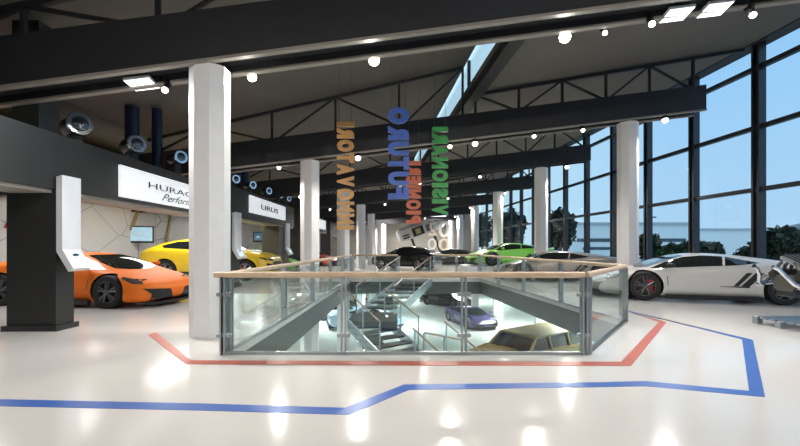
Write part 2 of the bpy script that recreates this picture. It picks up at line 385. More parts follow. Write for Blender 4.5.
balustrade('left-hand glass balustrade receding from the nearest column', (h[0][0]+.0, h[0][1]+.12), (h[4][0], h[4][1]), 5)
balustrade('far glass balustrade left of the staircase head', (h[4][0]+.08, h[4][1]), (-.1, 17.5), 2)
balustrade('far glass balustrade right of the staircase head', (1.5, 17.5), (h[3][0]-.1, h[3][1]), 2)

# ---------------------------------------------------------------- staircase
def flight(t, a, b, wv, steps):
    """a,b: near-side edge points top and bottom, wv: width vector"""
    a = Vector(a); b = Vector(b); wv = Vector(wv)
    dirh = Vector((b.x-a.x, b.y-a.y, 0)); dz = (b.z-a.z)/steps; dh = dirh/steps
    bm = B()
    for k in range(steps):
        p = a+dh*k+Vector((0, 0, dz*(k+1)))
        prism(bm, [p, p+dh*1.08, p+dh*1.08+wv, p+wv], (0, 0, -.045))
    obj('tread', bm, steeld_m, t)
    for s in (Vector((0, 0, 0)), wv):
        bm = B(); prism(bm, [a+s+Vector((0, 0, .08)), b+s+Vector((0, 0, .08)), b+s+Vector((0, 0, -.27)), a+s+Vector((0, 0, -.27))], wv.normalized()*.05); obj('stringer', bm, mat('stringer_paint', (.42, .50, .54), .3, .4), t)
        bm = B(); tube(bm, [a+s+Vector((0, 0, .98)), b+s+Vector((0, 0, .98))], .026); obj('handrail', bm, mat('stair_rail', (.26, .21, .17), .4), t)
        bm = B(); prism(bm, [a+s+Vector((0, 0, .85)), b+s+Vector((0, 0, .85)), b+s+Vector((0, 0, .12)), a+s+Vector((0, 0, .12))], wv.normalized()*.012); obj('glass_panel', bm, glass_m, t)
        for f in (.02, .5, .98):
            p = a.lerp(b, f)+s; bm = B(); bar(bm, p-Vector((0, 0, .1)), p+Vector((0, 0, .97)), .04, .04); obj('post', bm, steel_m, t)
def landing(t, pts, z):
    bm = B(); prism(bm, [(x, y, z) for x, y in pts], (0, 0, -.22)); obj('landing', bm, steeld_m, t)
st = thing('staircase', 'steel and glass staircase descending through the floor opening', 'staircase', (0, 0, 0))
flight(st, (.0, 17.5, 0), (-1.6, 14.4, -1.0), (1.35, -.1, 0), 7)
landing(st, [(-1.7, 14.4), (-.1, 14.4), (-.1, 12.9), (-1.7, 12.9)], -1.0)
flight(st, (-1.7, 12.9, -1.0), (-.56, 11.5, -1.75), (1.15, .85, 0), 5)
landing(st, [(-.56, 11.5), (.35, 10.7), (1.5, 11.5), (.6, 12.3)], -1.75)
flight(st, (.35, 10.7, -1.75), (2.6, 8.5, -3.45), (.95, .95, 0), 9)
balustrade('lower-floor glass balustrade beside the foot of the staircase', (1.1, 18.2), (2.8, 16.6), 2, z0=-3.5, hz=1.0)

# ---------------------------------------------------------------- booths
def booth(idx, y0, y1, py0, py1, z0, z1, lab, sign=None):
    X1 = -5.75-.0*idx
    t = thing('display_booth', lab, 'booth', (X1, y0, 0))
    L = y1-y0
    bm = B(); box(bm, -.75, 0, 0, L, z0, z1); obj('header', bm, dark_m, t)
    bm = B(); box(bm, -.74, -.05, .02, L-.02, z0-.06, z0-.002); obj('header_soffit', bm, mat('soffit', (.32, .29, .25), .6), t)
    bm = B(); box(bm, -.80, 0.02, py0-y0, py1-y0, 0.02, z0+.02); obj('pillar', bm, dark_m, t)
    bm = B(); box(bm, -.85, .07, py0-y0-.05, py1-y0+.05, 0.001, .09); obj('plinth', bm, dark_m, t)
    return t
booth(1, 1.0, 12.3, 6.66, 7.03, 2.36, 3.3, 'charcoal display booth with the sign above the orange car')
b2 = booth(2, 13.4, 21.7, 13.4, 14.3, 2.45, 3.5, 'charcoal display booth with the sign above the yellow car')
booth(3, 23.3, 31.5, 23.3, 24.2, 2.5, 3.5, 'charcoal display booth behind the second white column')
booth(4, 33, 41, 33, 34, 2.5, 3.5, 'farthest charcoal display booth beside the left column row')
bm = B(); box(bm, -.8, -.03, 5.6, 7.4, 0.01, 2.39); obj('pillar', bm, mat('partition_olive', (.06, .057, .04), .6), b2)

def font_mesh(txt, size, ext, offset=0, shear=0, font_space=1):
    c = bpy.data.curves.new('lettering', 'FONT'); c.body = txt; c.size = size; c.extrude = ext; c.offset = offset; c.shear = shear; c.resolution_u = 3; c.space_character = font_space
    o = bpy.data.objects.new('lettering', c); COL.objects.link(o)
    dg = bpy.context.evaluated_depsgraph_get(); me = bpy.data.meshes.new_from_object(o.evaluated_get(dg)); bpy.data.objects.remove(o)
    return me
def place_mesh(name, me, M, fitw=None, fith=None, m=None, parent=None):
    """centre mesh, fit to width/height, transform with M"""
    xs = [v.co.x for v in me.vertices]; yy = [v.co.y for v in me.vertices]
    cx, cy = (min(xs)+max(xs))/2, (min(yy)+max(yy))/2; w_, h_ = max(xs)-min(xs), max(yy)-min(yy)
    fx = fitw/w_ if fitw else 1; fy = fith/h_ if fith else 1
    for v in me.vertices: v.co = M @ Vector(((v.co.x-cx)*fx, (v.co.y-cy)*fy, v.co.z))
    me.materials.clear(); me.materials.append(m); me.name = name
    o = bpy.data.objects.new(name, me); COL.objects.link(o)
    if parent: o.parent = parent
    return o
# sign boxes on the headers (facing +X). local u -> +Y ; v -> +Z
def sign(label, y0, y1, z0, z1, texts):
    X = -5.745; t = thing('booth_sign', label, 'sign', (X, y0, z0))
    bm = B(); box(bm, 0, .05, 0, y1-y0, 0, z1-z0); obj('sign_face', bm, sign_m, t)
    for (txt, cy, cz, w, h_, sh, of) in texts:
        me = font_mesh(txt, .2, .004, of, sh)
        M = Matrix(((0, 0, 1, .056), (1, 0, 0, cy), (0, 1, 0, cz), (0, 0, 0, 1)))
        place_mesh('lettering', me, M, w, h_, signtxt_m, t)
# sign 1: px 119-~240
sign('white lit sign reading HURACAN on the first booth header', 8.16, 12.2, 2.43, 3.08, [('HURACÁN', 2.25, .40, 2.7, .18, 0, -.001), ('Performante', 2.45, .17, 2.1, .18, .6, -.001)])
sign('white lit sign reading URUS on the second booth header', 15.2, 19.9, 2.72, 3.38, [('URUS', 2.35, .33, 2.3, .22, 0, .004)])
sign('small white blank lit sign on the third booth header', 30.0-5.2, 30.6, 2.72, 3.38, [])

# kiosks
def kiosk(label, x, y, rz, s=1):
    t = thing('information_kiosk', label, 'kiosk', (x, y, 0), rz, 'white kiosks at the booth pillars')
    w = .20*s
    prof = [(.0, 1.35), (.06, 2.6), (.16, 2.6), (.10, 1.37), (.32, 1.08), (.24, 1.02)]
    prof = [(.0, 1.33), (.0, 2.57), (.10, 2.60), (.10, 1.36), (.29, 1.04), (.20, .99)]
    bm = B(); prism(bm, [(a, -w, z) for a, z in prof], (0, 2*w, 0))
    obj('panel', bm, white_m, t)
    a = Vector((.10, 0, 1.36)); b = Vector((.29, 0, 1.04)); d = (b-a).normalized(); nrm = Vector((-d.z, 0, d.x)); nrm = nrm if nrm.x > 0 else -nrm
    c = a.lerp(b, .5)
    bm = B(); q = [c+d*.12+Vector((0, w*.62, 0)), c-d*.12+Vector((0, w*.62, 0)), c-d*.12-Vector((0, w*.62, 0)), c+d*.12-Vector((0, w*.62, 0))]
    prism(bm, q, nrm*.006); sc = obj('screen', bm, mat('kiosk_screen', (.5, .7, .8), .2, emit=(.75, .9, 1), es=.7), t)
    bm = B(); c2 = c-d*.07
    ell(bm, c2+nrm*.008, (.03, w*.42, .03), 1); obj('car_picture', bm, mat('kiosk_picture', (.02, .05, .08), .3), sc)
    return t
kiosk('nearest white kiosk on the dark pillar beside the orange car', -5.72, 6.85, 0, .98)
kiosk('white kiosk on the pillar left of the yellow car front', -5.72, 13.9, math.radians(-6), 1.2)
kiosk('white kiosk on the olive pillar by the mint green car', -5.77, 20.3, math.radians(-6), 1.2)
kiosk('white kiosk on the third booth pillar beside the red car', -5.72, 23.8, math.radians(-6), 1.2)

# wall strips, TV screens
for (py, z0, z1, m_, l) in [(18.6, 2.2, 3.9, mat('tan_strip', (.42, .27, .10), .5), 'tan slanted strip on the booth wall above the screen'), (21.2, 1.0, 3.9, mat('tan_strip', (0, 0, 0)), 'tan slanted strip on the booth wall right of the screen'),
                          (12.7, 2.0, 3.9, mat('red_strip', (.4, .02, .02), .5), 'dark red slanted strip on the booth wall at the left edge')]:
    bm = B(); prism(bm, [(-12.58, py, z0), (-12.58, py+.22, z0), (-12.58, py+1.1, z1), (-12.58, py+.88, z1)], (.03, 0, 0)); tag(obj('wall_strip', bm, m_), l, 'wall decoration')
def tv(label, M_, w_, h_, em):
    t = thing('wall_screen', label, 'screen'); t.matrix_world = M_
    bm = B(); box(bm, -w_/2, w_/2, -.06, 0, -h_/2, h_/2, .01); obj('bezel', bm, black_m, t)
    bm = B(); box(bm, -w_/2+.06, w_/2-.06, -.068, -.061, -h_/2+.09, h_/2-.05); d = obj('display', bm, mat('display_'+label[:5], (.3, .5, .6), .2, emit=em, es=.42, var=.3, scale=2), t)
    bm = B(); ell(bm, (0, -.068, -.02), (w_*.22, .008, h_*.10), 2); ell(bm, (0, -.068, .02), (w_*.10, .008, h_*.12), 2); obj('car_picture', bm, mat('screen_car', (.3, .42, .48), .3, emit=(.5, .65, .75), es=.5), d)
    return t
tv('large flat screen on the booth wall behind the orange car', Matrix.Translation((-12.35, 18.9, 1.99)) @ Matrix.Rotation(math.radians(25), 4, 'Z'), 1.25, .80, (.55, .80, .95))
t = thing('back_panel', 'white patterned back panel behind the yellow car', 'wall panel', (-8.2, 24.6, 0))
bm = B(); box(bm, -1.05, 1.0, 0, .1, 0.01, 2.85); obj('panel', bm, hexwall, t)
bm = B(); box(bm, .93, 1.1, -.05, .15, 0.01, 2.95); box(bm, -1.1, 1.0, -.05, .15, 2.85, 2.95); obj('frame', bm, black_m, t)
tv('small dark blue screen on the panel behind the yellow car', Matrix.Translation((-8.7, 24.58, 2.02)), .62, .62, (.01, .05, .16))

# projectors on the booth headers
def proj_at(i, px, py, Y, r):
    x, y, z = P(px, py, Y)
    t = thing('header_projector', 'black projector with chrome ring on the booth headers, %s' % PL[i], 'projector', (x, y, z), math.radians(-35), 'projectors along the booth headers')
    bm = B(); lathe(bm, [(r*.75, -r*3.2), (r*.95, -r*2.6), (r*.95, -r*.2), (r*.85, 0)], 20, 'X'); obj('barrel', bm, black_m, t, True)
    bm = B(); lathe(bm, [(r*1.0, -.3*r), (r*1.08, -.1*r), (r*1.0, .12*r), (r*.8, .12*r)], 20, 'X'); obj('ring', bm, chrome_m, t, True)
    bm = B(); ell(bm, (r*.05, 0, 0), (r*.25, r*.75, r*.75), 2); obj('lens', bm, mat('proj_lens', (.14, .15, .17), .08, .9), t, True)
    bm = B(); box(bm, -r*2, -r, -r*.5, r*.5, 3.3-z if i < 3 else 3.5-z, -r*.8); obj('bracket', bm, black_m, t)
PL = ['nearest the camera', 'second from the camera', 'partly behind the nearest column', 'first right of the nearest column', 'second right of the nearest column', 'third right of the nearest column', 'fourth right of the nearest column', 'fifth right of the nearest column']
for i, a in enumerate([(80, 124, 7.5, .2), (137, 144, 9.2, .19), (181, 157, 10.9, .17), (236, 179, 14.2, .15), (253, 185, 16.0, .15), (269, 191, 17.8, .15), (281, 195, 19.4, .14), (289, 199, 21.0, .13)]): proj_at(i, *a)
# pipes
for (px, Y, X_, r, m_, l) in [(132, 10.6, 0, .17, bluepipe_m, 'dark blue vertical duct above the first booth'), (157, 11.0, 0, .13, bluepipe_m, 'darker thin vertical duct right of the blue duct'), (245, 17.2, 0, .17, bluepipe_m, 'dark blue vertical duct above the second booth')]:
    x = (px-400)/F*Y-.5*0; bm = B(); zt = 4.9+(max(x, -8)+8)/(XC(Y)+8)*2.3-.01; tube(bm, [(x, Y, 3.31 if Y < 12 else 3.51), (x, Y, zt)], r, 16); tag(obj('air_duct', bm, m_, None, True), l, 'duct')
bm = B(); box(bm, -6.5, -6.05, 6.7, 7.1, 3.31, 5.2); tag(obj('roof_post', bm, dark_m), 'square dark post standing on the first booth header', 'post')

# ---------------------------------------------------------------- hanging words (seen from behind, so mirrored and on their side)
def word(txt, px0, px1, py0, py1, Y, m_, label):
    x0, _, z1 = P(px0, py0, Y); x1, _, z0 = P(px1, py1, Y)
    t = thing('hanging_word', label, 'hanging lettering', ((x0+x1)/2, Y, z0))
    wids = {'I': .42, 'R': 1.0, 'N': 1.0, 'O': 1.12, 'V': 1.0, 'A': 1.02, 'T': .9, 'F': .85, 'U': .95, 'P': .9, 'E': .85, 'S': .9}
    tot = sum(wids[c] for c in txt); H = z1-z0; u = 0
    for c in txt:
        w_ = wids[c]/tot*H; me = font_mesh(c, .4, .05, .026)
        M = Matrix(((0, 1, 0, 0), (0, 0, 1, 0), (1, 0, 0, u+w_/2), (0, 0, 0, 1)))
        place_mesh('letter', me, M, w_*.86, x1-x0, m_, t); u += w_
    # wires up to the roof
    c_ = XC(Y); rz = 4.9+((x0+x1)/2+8)/(c_+8)*(7.2-4.9)-z0
    for s in (-1, 1):
        bm = B(); tube(bm, [(s*(x1-x0)*.35, 0, H-.02), (s*(x1-x0)*.35, 0, rz)], .004, 5); obj('wire', bm, steeld_m, t)
word('INNOVATORI', 337, 354, 122, 230, 10.6, mat('letter_orange', (.62, .32, .10), .4), 'orange-tan hanging word INNOVATORI seen from behind, leftmost of the words')
word('FUTURO', 388, 409, 107, 200, 8.6, mat('letter_blue', (.02, .09, .42), .4), 'blue hanging word FUTURO seen from behind, thickest of the words')
word('PIONIERI', 406, 421, 161, 224, 11.9, mat('letter_red', (.62, .12, .05), .4), 'red-orange hanging word PIONIERI seen from behind, beside the blue word')
word('VISIONARI', 432, 448, 127, 216, 11.2, mat('letter_green', (.03, .33, .07), .4), 'green hanging word VISIONARI seen from behind, rightmost of the words')

# ---------------------------------------------------------------- lamps
LK = 1.0
def add_light(t, kind, W_, col, loc, rot=(0, 0, 0), size=.1, ang=120, blend=.8):
    l = bpy.data.lights.new('lamp_light', kind); l.energy = W_*LK; l.color = col
    if kind == 'SPOT': l.spot_size = math.radians(ang); l.spot_blend = blend; l.shadow_soft_size = size
    elif kind == 'POINT': l.shadow_soft_size = size
    else: l.shape = 'RECTANGLE'; l.size = size; l.size_y = size
    o = bpy.data.objects.new('light', l); COL.objects.link(o); o.parent = t; o.location = loc; o.rotation_euler = rot
def spotlamp(label, x, y, z, r=.055, lens=None, power=0, tilt=0, big=False, ang=120, zbeam=None, grp=None, rz=0):
    t = thing('track_spotlight', label, 'spotlight', (x, y, z), rz, grp)
    tl = math.radians(tilt); d = Vector((0, -math.sin(tl), -math.cos(tl)))
    bm = B(); tube(bm, [-d*(.2+r), -d*.02], r*1.1, 12); obj('housing', bm, black_m, t, True)
    bm = B(); ell(bm, d*.0, (r, r, r), 2); obj('lens', bm, lens or lampfar_m, t, True)
    if zbeam is not None and zbeam > z+.1: bm = B(); tube(bm, [(0, 0, .1), (0, 0, zbeam-z)], .02, 6); obj('stem', bm, black_m, t)
    if power: add_light(t, 'SPOT', power, (1, .93, .84), d*(r+.03), (-tl*1, 0, 0), .06, ang)
    return t
WARM = (1, .94, .86)
for px, py, r, l in [(252, 77, .075, 'bright bare spotlight under the nearest beam, left of the other two'), (374, 60, .095, 'bright bare spotlight under the nearest beam above the blue word'),
                  (565, 37, .095, 'bright bare spotlight under the nearest beam at the right'), (605, 33, .04, 'small dim spotlight right of the bright right lamp')]:
    x, y, z = P(px, py, 6.75); spotlamp(l, x, y, z, r, lamp_m if r > .05 else lampfar_m, 210 if r > .05 else 0, 35, True, 150, beam_z(0, x)+.05)
for px, py, l in [(165, 90, 'small track spotlight beside the left light panel'), (652, 24, 'track spotlight left of the first right light panel'), (753, 15, 'track spotlight near the top right corner')]:
    x, y, z = P(px, py, 6.5); spotlamp(l, x, y, z, .05, None, 260, 30, ang=130, zbeam=beam_z(0, x)+.05)
LK = 3.8
bpos = ['leftmost', 'second from left', 'third from left', 'fourth from left', 'fifth from left', 'sixth from left', 'rightmost']
for i, pxs, pw in [(1, [279, 358, 450, 475, 534, 583, 665], [200, 260, 240, 0, 240, 0, 300]), (2, [262, 300, 420, 480, 567], [180, 0, 240, 0, 260]), (3, [330, 385, 448, 505], [200, 0, 220, 220]), (4, [345, 415, 470], [0, 240, 220]), (5, [365, 425, 455], [240, 0, 240])]:
    y = beams[i][0]
    for k, px in enumerate(pxs):
        x = (px-400)/F*(y-.25); z = beam_z(i, x)-.16
        pos = bpos[k] if k < len(pxs)-1 else 'rightmost'
        spotlamp('small track spotlight under the %s roof beam, %s on it' % (['', 'second', 'third', 'fourth', 'fifth', 'sixth'][i], pos), x, y-.25, z, .06 if px not in (358, 475, 567, 665) else .085,
                 lampfar_m if px not in (358, 450, 475, 567, 665) else lamp_m, pw[k]*(.42 if i == 1 else 1), 15, ang=140, zbeam=z+.2, grp='track spotlights under the far roof beams')
LK = 1.0
for px, py, l in [(142, 84.5, 'flat white light panel under the nearest beam at the left'), (677, 15, 'flat white light panel under the nearest beam, left of the right pair'), (715, 10, 'flat white light panel under the nearest beam, right one of the pair')]:
    x, y, z = P(px, py, 6.55)
    t = thing('light_panel', l, 'ceiling light', (x, y, z)); t.rotation_euler = (math.radians(-10), math.radians(-7), 0)
    bm = B(); box(bm, -.21, .21, -.16, .16, 0, .05, .008); obj('panel_body', bm, white_m, t)
    bm = B(); box(bm, -.195, .195, -.145, .145, -.006, -.001); obj('diffuser', bm, led_m, t)
    bm = B(); box(bm, -.02, .02, -.02, .02, .05, max(.12, beam_z(0, x)+.14-z)); obj('stem', bm, black_m, t)
    add_light(t, 'AREA', 60, (.93, .97, 1), (0, 0, -.03), size=.35)
# added fill light panels, placed out of view over booths and lower floor
def fill_panel(label, x, y, z, sx_, sy_, pw, col, g):
    t = thing('added_fill_light', label, 'ceiling light', (x, y, z), 0, g)
    bm = B(); box(bm, -sx_/2-.03, sx_/2+.03, -sy_/2-.03, sy_/2+.03, .0, .05); obj('frame', bm, white_m, t)
    bm = B(); box(bm, -sx_/2, sx_/2, -sy_/2, sy_/2, -.008, -.001); obj('diffuser', bm, led_m, t)
    l = bpy.data.lights.new('lamp_light', 'AREA'); l.shape = 'RECTANGLE'; l.size = sx_; l.size_y = sy_; l.energy = pw; l.color = col
    o = bpy.data.objects.new('light', l); COL.objects.link(o); o.parent = t; o.location = (0, 0, -.02)
for k, (y, pw) in enumerate([(9.9, 130), (16.8, 200), (26.5, 260)]):  # unseen lamps added to light the booth interiors
    bm = B(); t_ = fill_panel(['added fill light hidden above the orange car in the first booth', 'added fill light hidden above the yellow car in the second booth', 'added fill light hidden above the third booth'][k], -8.8, y, 3.6, 1.6, 4.0, pw, (1, .97, .93), None); bm.free()
for k, (x, y) in enumerate([(7.0, 15.8), (6.4, 24), (-5.5, 14), (-5.5, 25), (0, 25), (0, 36), (6, 36), (6, 7)]):  # lamps added below the slab, out of view, to brighten the lower floor
    fill_panel('lower-floor fill light panel added under the slab', x, y, -.72, 1.2, 3.0, 340, (.93, 1, .97), 'added lower-floor fill panels')
for k, (x, y, z) in enumerate([(-4.5, -1.5, 4.0), (0, -1.5, 4.6), (4.5, -1.5, 5.2), (8.5, -1.0, 5.6)]):  # extra panels added behind the camera to raise the overall light
    fill_panel('added fill light panel behind the viewer, %s' % ['far left', 'centre', 'right', 'far right'][k], x, y, z, 1.5, 1.5, 25, (1, .97, .94), None)
for k, x in enumerate((-1.5, 4)):  # panels added to brighten the rear of the hall
    fill_panel('added fill light panel near the back wall, %s' % ['left', 'right'][k], x, 41.5, 4.6, 1.5, 1.0, 500, (1, .96, .9), None)
for k, (x, z) in enumerate([(-3.2, 3.8), (1.2, 4.4), (5.6, 4.9)]):  # unseen spots added to brighten column fronts, letters and kiosks
    spotlamp('added fill spotlight behind the viewer aimed down the hall, %s' % ['left', 'centre', 'right'][k], x, -2.2, z, .06, None, 620, -72, ang=75, zbeam=z+.35)
# ---------------------------------------------------------------- cars
def lerp(a, b, t): return a+(b-a)*t
def loft_body(st):
    bm = B(); rings = []
    for (x, zb, w, zs, wt, zt) in st:
        half = [(0, zb), (w*.6, zb), (w*.93, zb+.01), (w, lerp(zb, zs, .28)), (w*.985, lerp(zb, zs, .68)), (w*.955, zs), (lerp(w*.93, wt, .22), lerp(zs, zt, .15)), (lerp(w*.93, wt, .75), lerp(zs, zt, .72)), (wt*.9, lerp(zs, zt, .95)), (wt*.45, zt), (0, zt)]
        full = [(x, y, z) for y, z in half]+[(x, -y, z) for y, z in half[-2:0:-1]]
        rings.append([bm.verts.new(p) for p in full])
    n = len(rings[0])
    for i in range(len(rings)-1):
        for k in range(n): bm.faces.new((rings[i][k], rings[i][(k+1) % n], rings[i+1][(k+1) % n], rings[i+1][k]))
    bm.faces.new(rings[0]); bm.faces.new(rings[-1][::-1])
    return bm
def make_body(st, paint, wheels, r, parent, sub=2):
    bm = loft_body(st); bmesh.ops.recalc_face_normals(bm, faces=bm.faces[:])
    me = bpy.data.meshes.new('body'); bm.to_mesh(me); bm.free(); me.materials.append(paint)
    o = bpy.data.objects.new('tmp', me); COL.objects.link(o)
    s = o.modifiers.new('s', 'SUBSURF'); s.levels = sub; s.render_levels = sub
    cut = []
    bm = B()
    for (x, y, wd) in wheels:
        a, b = (y-wd*.75, y+.6) if y > 0 else (y-.6, y+wd*.75)
        lathe(bm, [(r*1.13, a), (r*1.13, b)], 28, 'Y', (x, 0, r))
    bmesh.ops.recalc_face_normals(bm, faces=bm.faces[:]); cm = bpy.data.meshes.new('c'); bm.to_mesh(cm); bm.free(); cm.materials.append(black_m)
    c = bpy.data.objects.new('c', cm); COL.objects.link(c)
    m = o.modifiers.new('b', 'BOOLEAN'); m.operation = 'DIFFERENCE'; m.object = c; m.solver = 'EXACT'; m.material_mode = 'TRANSFER'
    dg = bpy.context.evaluated_depsgraph_get(); dg.update()
    out = bpy.data.meshes.new_from_object(o.evaluated_get(dg)); out.name = 'body'
    o.modifiers.remove(m); dg = bpy.context.evaluated_depsgraph_get(); dg.update()
    base = bpy.data.meshes.new_from_object(o.evaluated_get(dg))
    bvh = BVHTree.FromPolygons([v.co.copy() for v in base.vertices], [p.vertices[:] for p in base.polygons])
    bpy.data.objects.remove(o); bpy.data.objects.remove(c); bpy.data.meshes.remove(base)
    for p in out.polygons: p.use_smooth = True
    out.set_sharp_from_angle(angle=math.radians(40))
    b = bpy.data.objects.new('body', out); COL.objects.link(b); b.parent = parent
    return b, bvh
def patch(name, bvh, pts, plane, side, m, parent, off=.006, cuts=4):
    """outline in side view 'y' (x,z), top view 'z' (x,y) or front view 'x' (y,z) laid onto the body"""
    bm = B()
    if plane == 'y': P3 = lambda a, b: (Vector((a, side*3, b)), Vector((0, -side, 0)))
    elif plane == 'z': P3 = lambda a, b: (Vector((a, b, 3)), Vector((0, 0, -1)))
    else: P3 = lambda a, b: (Vector((side*5, a, b)), Vector((-side, 0, 0)))
    vs = [bm.verts.new((a, b, 0)) for a, b in pts]; f = bm.faces.new(vs)
    bmesh.ops.triangulate(bm, faces=[f]); bmesh.ops.subdivide_edges(bm, edges=bm.edges[:], cuts=cuts, use_grid_fill=True)
    bm.verts.ensure_lookup_table()
    for v in bm.verts:
        o_, d = P3(v.co.x, v.co.y); loc, nr, _, _ = bvh.ray_cast(o_, d)
        if loc is None: loc, nr, _, _ = bvh.find_nearest(o_+d*(3 if plane != 'x' else 3))
        if nr.dot(d) > 0: nr = -nr
        v.co = loc+nr*off
    return obj(name, bm, m, parent, True)
def wheel(t, x, y, r, wd, rim, caliper, spokes=5):
    s = 1 if y > 0 else -1
    bm = B(); h = wd/2
    lathe(bm, [(r*.70, -h), (r*.95, -h), (r, -h*.7), (r, h*.7), (r*.95, h), (r*.70, h), (r*.66, h*.8), (r*.66, -h*.8)], 28, 'Y', (x, y, r), False)
    w_ = obj('wheel', bm, tyre_m, t, True)
    bm = B(); yo = y+s*h*.72
    lathe(bm, [(r*.70, -s*.05), (r*.71, s*.02), (r*.64, s*.02), (r*.63, -s*.05)], 28, 'Y', (x, yo, r), False)
    for k in range(spokes):
        for da in (-.13, .13):
            a = 2*PI*k/spokes+PI/2
            p0 = Vector((x+r*.10*math.cos(a), yo+s*.02, r+r*.10*math.sin(a))); p1 = Vector((x+r*.67*math.cos(a+da*1.6), yo, r+r*.67*math.sin(a+da*1.6)))
            tube(bm, [p0, p0.lerp(p1, .5), p1], [.03, .022, .026], 5)
    lathe(bm, [(r*.16, -.03), (r*.16, .03)], 12, 'Y', (x, yo, r))
    obj('rim', bm, rim, w_, True)
    bm = B(); lathe(bm, [(r*.5, -.01), (r*.5, .01)], 20, 'Y', (x, yo-s*.07, r)); obj('brake_disc', bm, mat('brake_disc', (.07, .07, .07), .4, .6), w_); bm = B(); lathe(bm, [(r*.67, -.01), (r*.67, .01)], 24, 'Y', (x, yo-s*.11, r)); obj('inner_barrel', bm, black_m, w_)
    if caliper: bm = B(); box(bm, x-r*.5, x-r*.2, yo-s*.05-.02, yo-s*.05+.03, r-.16, r+.16, .01); obj('brake_caliper', bm, caliper, w_)
def supercar(label, loc, head, paint, scale=1.09, L=4.46, wb=2.62, H=1.165, Wd=.96, rim=None, cal=None, kind='huracan', cat='car', group=None, detail=True):
    t = thing('sports_car', label, cat, loc, math.radians(head), group, scale)
    f = wb/2; nose = f+.92+(.1 if kind == 'aventador' else 0); tail = -(L-nose); k = H/1.165; w = Wd/.96
    raw = [(nose, .20, .60, .36, .5, .41), (nose-.12, .13, .84, .45, .68, .51), (nose-.42, .10, .94, .60, .72, .63), (f+.05, .10, .965, .71, .70, .755), (f-.2, .10, .955, .75, .68, .85),
           (f-.52, .10, .935, .79, .62, 1.0), (f-.88, .10, .93, .82, .56, 1.115), (f-1.28, .10, .93, .85, .53, 1.17), (f-1.75, .10, .94, .87, .53, 1.15), (-f+.30, .10, .965, .89, .56, 1.07), (-f-.1, .11, .975, .90, .62, 1.0),
           (-f-.5, .13, .96, .88, .70, .93), (tail+.14, .20, .92, .85, .76, .90), (tail, .32, .84, .80, .72, .84)]
    st_ = [(x, zb, a*w, zs*k, wt*w, zt*k) for x, zb, a, zs, wt, zt in raw]
    r = .345; wy = (.965*w-.15)
    wl = [(f, wy, .26), (f, -wy, .26), (-f, wy, .32), (-f, -wy, .32)]
    body, bv = make_body(st_, paint, wl, r, t)
    for x, y, wd in wl: wheel(t, x, y, r, wd, rim or rim_m, cal, 5)
    for s in (1, -1):
        rt = -f+.38 if kind == 'aventador' else -f+.0
        patch('side_window', bv, [(f-.16, .79*k), (f-.5, .945*k), (f-.88, 1.06*k), (f-1.25, 1.10*k), (f-1.72, 1.08*k), (rt+.25, .995*k), (rt, .94*k), (rt+.3, .90*k), (f-1.75, .875*k), (f-1.1, .84*k), (f-.55, .805*k)], 'y', s, carglass_m, t)
        patch('window_pillar', bv, [(f-1.58, .87*k), (f-1.63, .87*k), (f-1.74, 1.09*k), (f-1.69, 1.09*k)], 'y', s, paint, t, .010, 3)
        patch('headlight', bv, [(nose-.2, .50*k), (nose-.32, .585*k), (nose-.62, .655*k), (nose-.6, .625*k), (nose-.38, .53*k)], 'y', s, head_m, t, .008, 2)
        if kind == 'aventador':
            patch('side_intake', bv, [(-f+.94, .40), (-f+.85, .40), (-f+.58, .70), (-f+.69, .70)], 'y', s, black_m, t, .008, 3)
            patch('side_intake', bv, [(-f+.80, .40), (-f+.64, .40), (-f+.36, .70), (-f+.53, .70)], 'y', s, black_m, t, .008, 3)
            patch('intake_line', bv, [(-f+1.2, .375), (-f+.64, .365), (-f+.64, .40), (-f+1.2, .385)], 'y', s, black_m, t, .008, 3)
        else:
            patch('side_intake', bv, [(-f+.95, .35), (-f+.62, .62), (-f+.5, .60), (-f+.62, .34)], 'y', s, black_m, t, .008, 3)
            patch('rear_side_intake', bv, [(-f+.45, .84*k), (-f+.15, .88*k), (-f+.1, .82*k)], 'y', s, black_m, t, .008, 2)
        patch('front_intake', bv, [(s*.12, .16), (s*.22, .37), (s*.62, .40), (s*.82, .42), (s*.70, .30), (s*.72, .17)], 'x', 1, black_m, t, .012, 3)
        patch('tail_light', bv, [(s*.45, .72*k), (s*.78, .74*k), (s*.78, .66*k), (s*.5, .67*k)], 'x', -1, tail_m, t, .008, 2)
        bm = B(); ell(bm, (f-.50, s*(1.02*w), .88*k), (.09, .11, .06), 2); tube(bm, [(f-.50, s*.86*w, .82*k), (f-.50, s*.98*w, .86*k)], .018, 6); obj('side_mirror', bm, black_m if kind == 'aventador' else paint, t, True)
        bm = B(); prism(bm, [(f-.42, s*(.9*w), .07), (-f+.42, s*(.9*w), .07), (-f+.42, s*(.9*w), .17), (f-.42, s*(.9*w), .17)], (0, s*.07, 0)); obj('skirt_with_shadow', bm, black_m, t)  # black skirt, made deeper to imitate the shadow beneath the car
        # door seams
        patch('door_seam', bv, [(f-.50, .2), (f-.485, .2), (f-.44, .79*k), (f-.455, .79*k)], 'y', s, black_m, t, .003, 2)
        if 0: patch('shoulder_crease', bv, [(f-.5, .60*k), (f-.5, .612*k), (-f+.5, .712*k), (-f+.5, .70*k)], 'y', s, black_m, t, .002, 3)
    patch('windshield', bv, [(f-.14, -.58*w), (f-.03, -.3*w), (f+.01, 0), (f-.03, .3*w), (f-.14, .58*w), (f-.42, .60*w), (f-.92, .47*w), (f-.88, 0), (f-.92, -.47*w), (f-.42, -.60*w)], 'z', 1, carglass_m, t)
    patch('engine_cover', bv, [(f-2.1, -.38), (f-2.1, .38), (-f-.35, .42), (-f-.35, -.42)], 'z', 1, black_m, t, .008, 4)
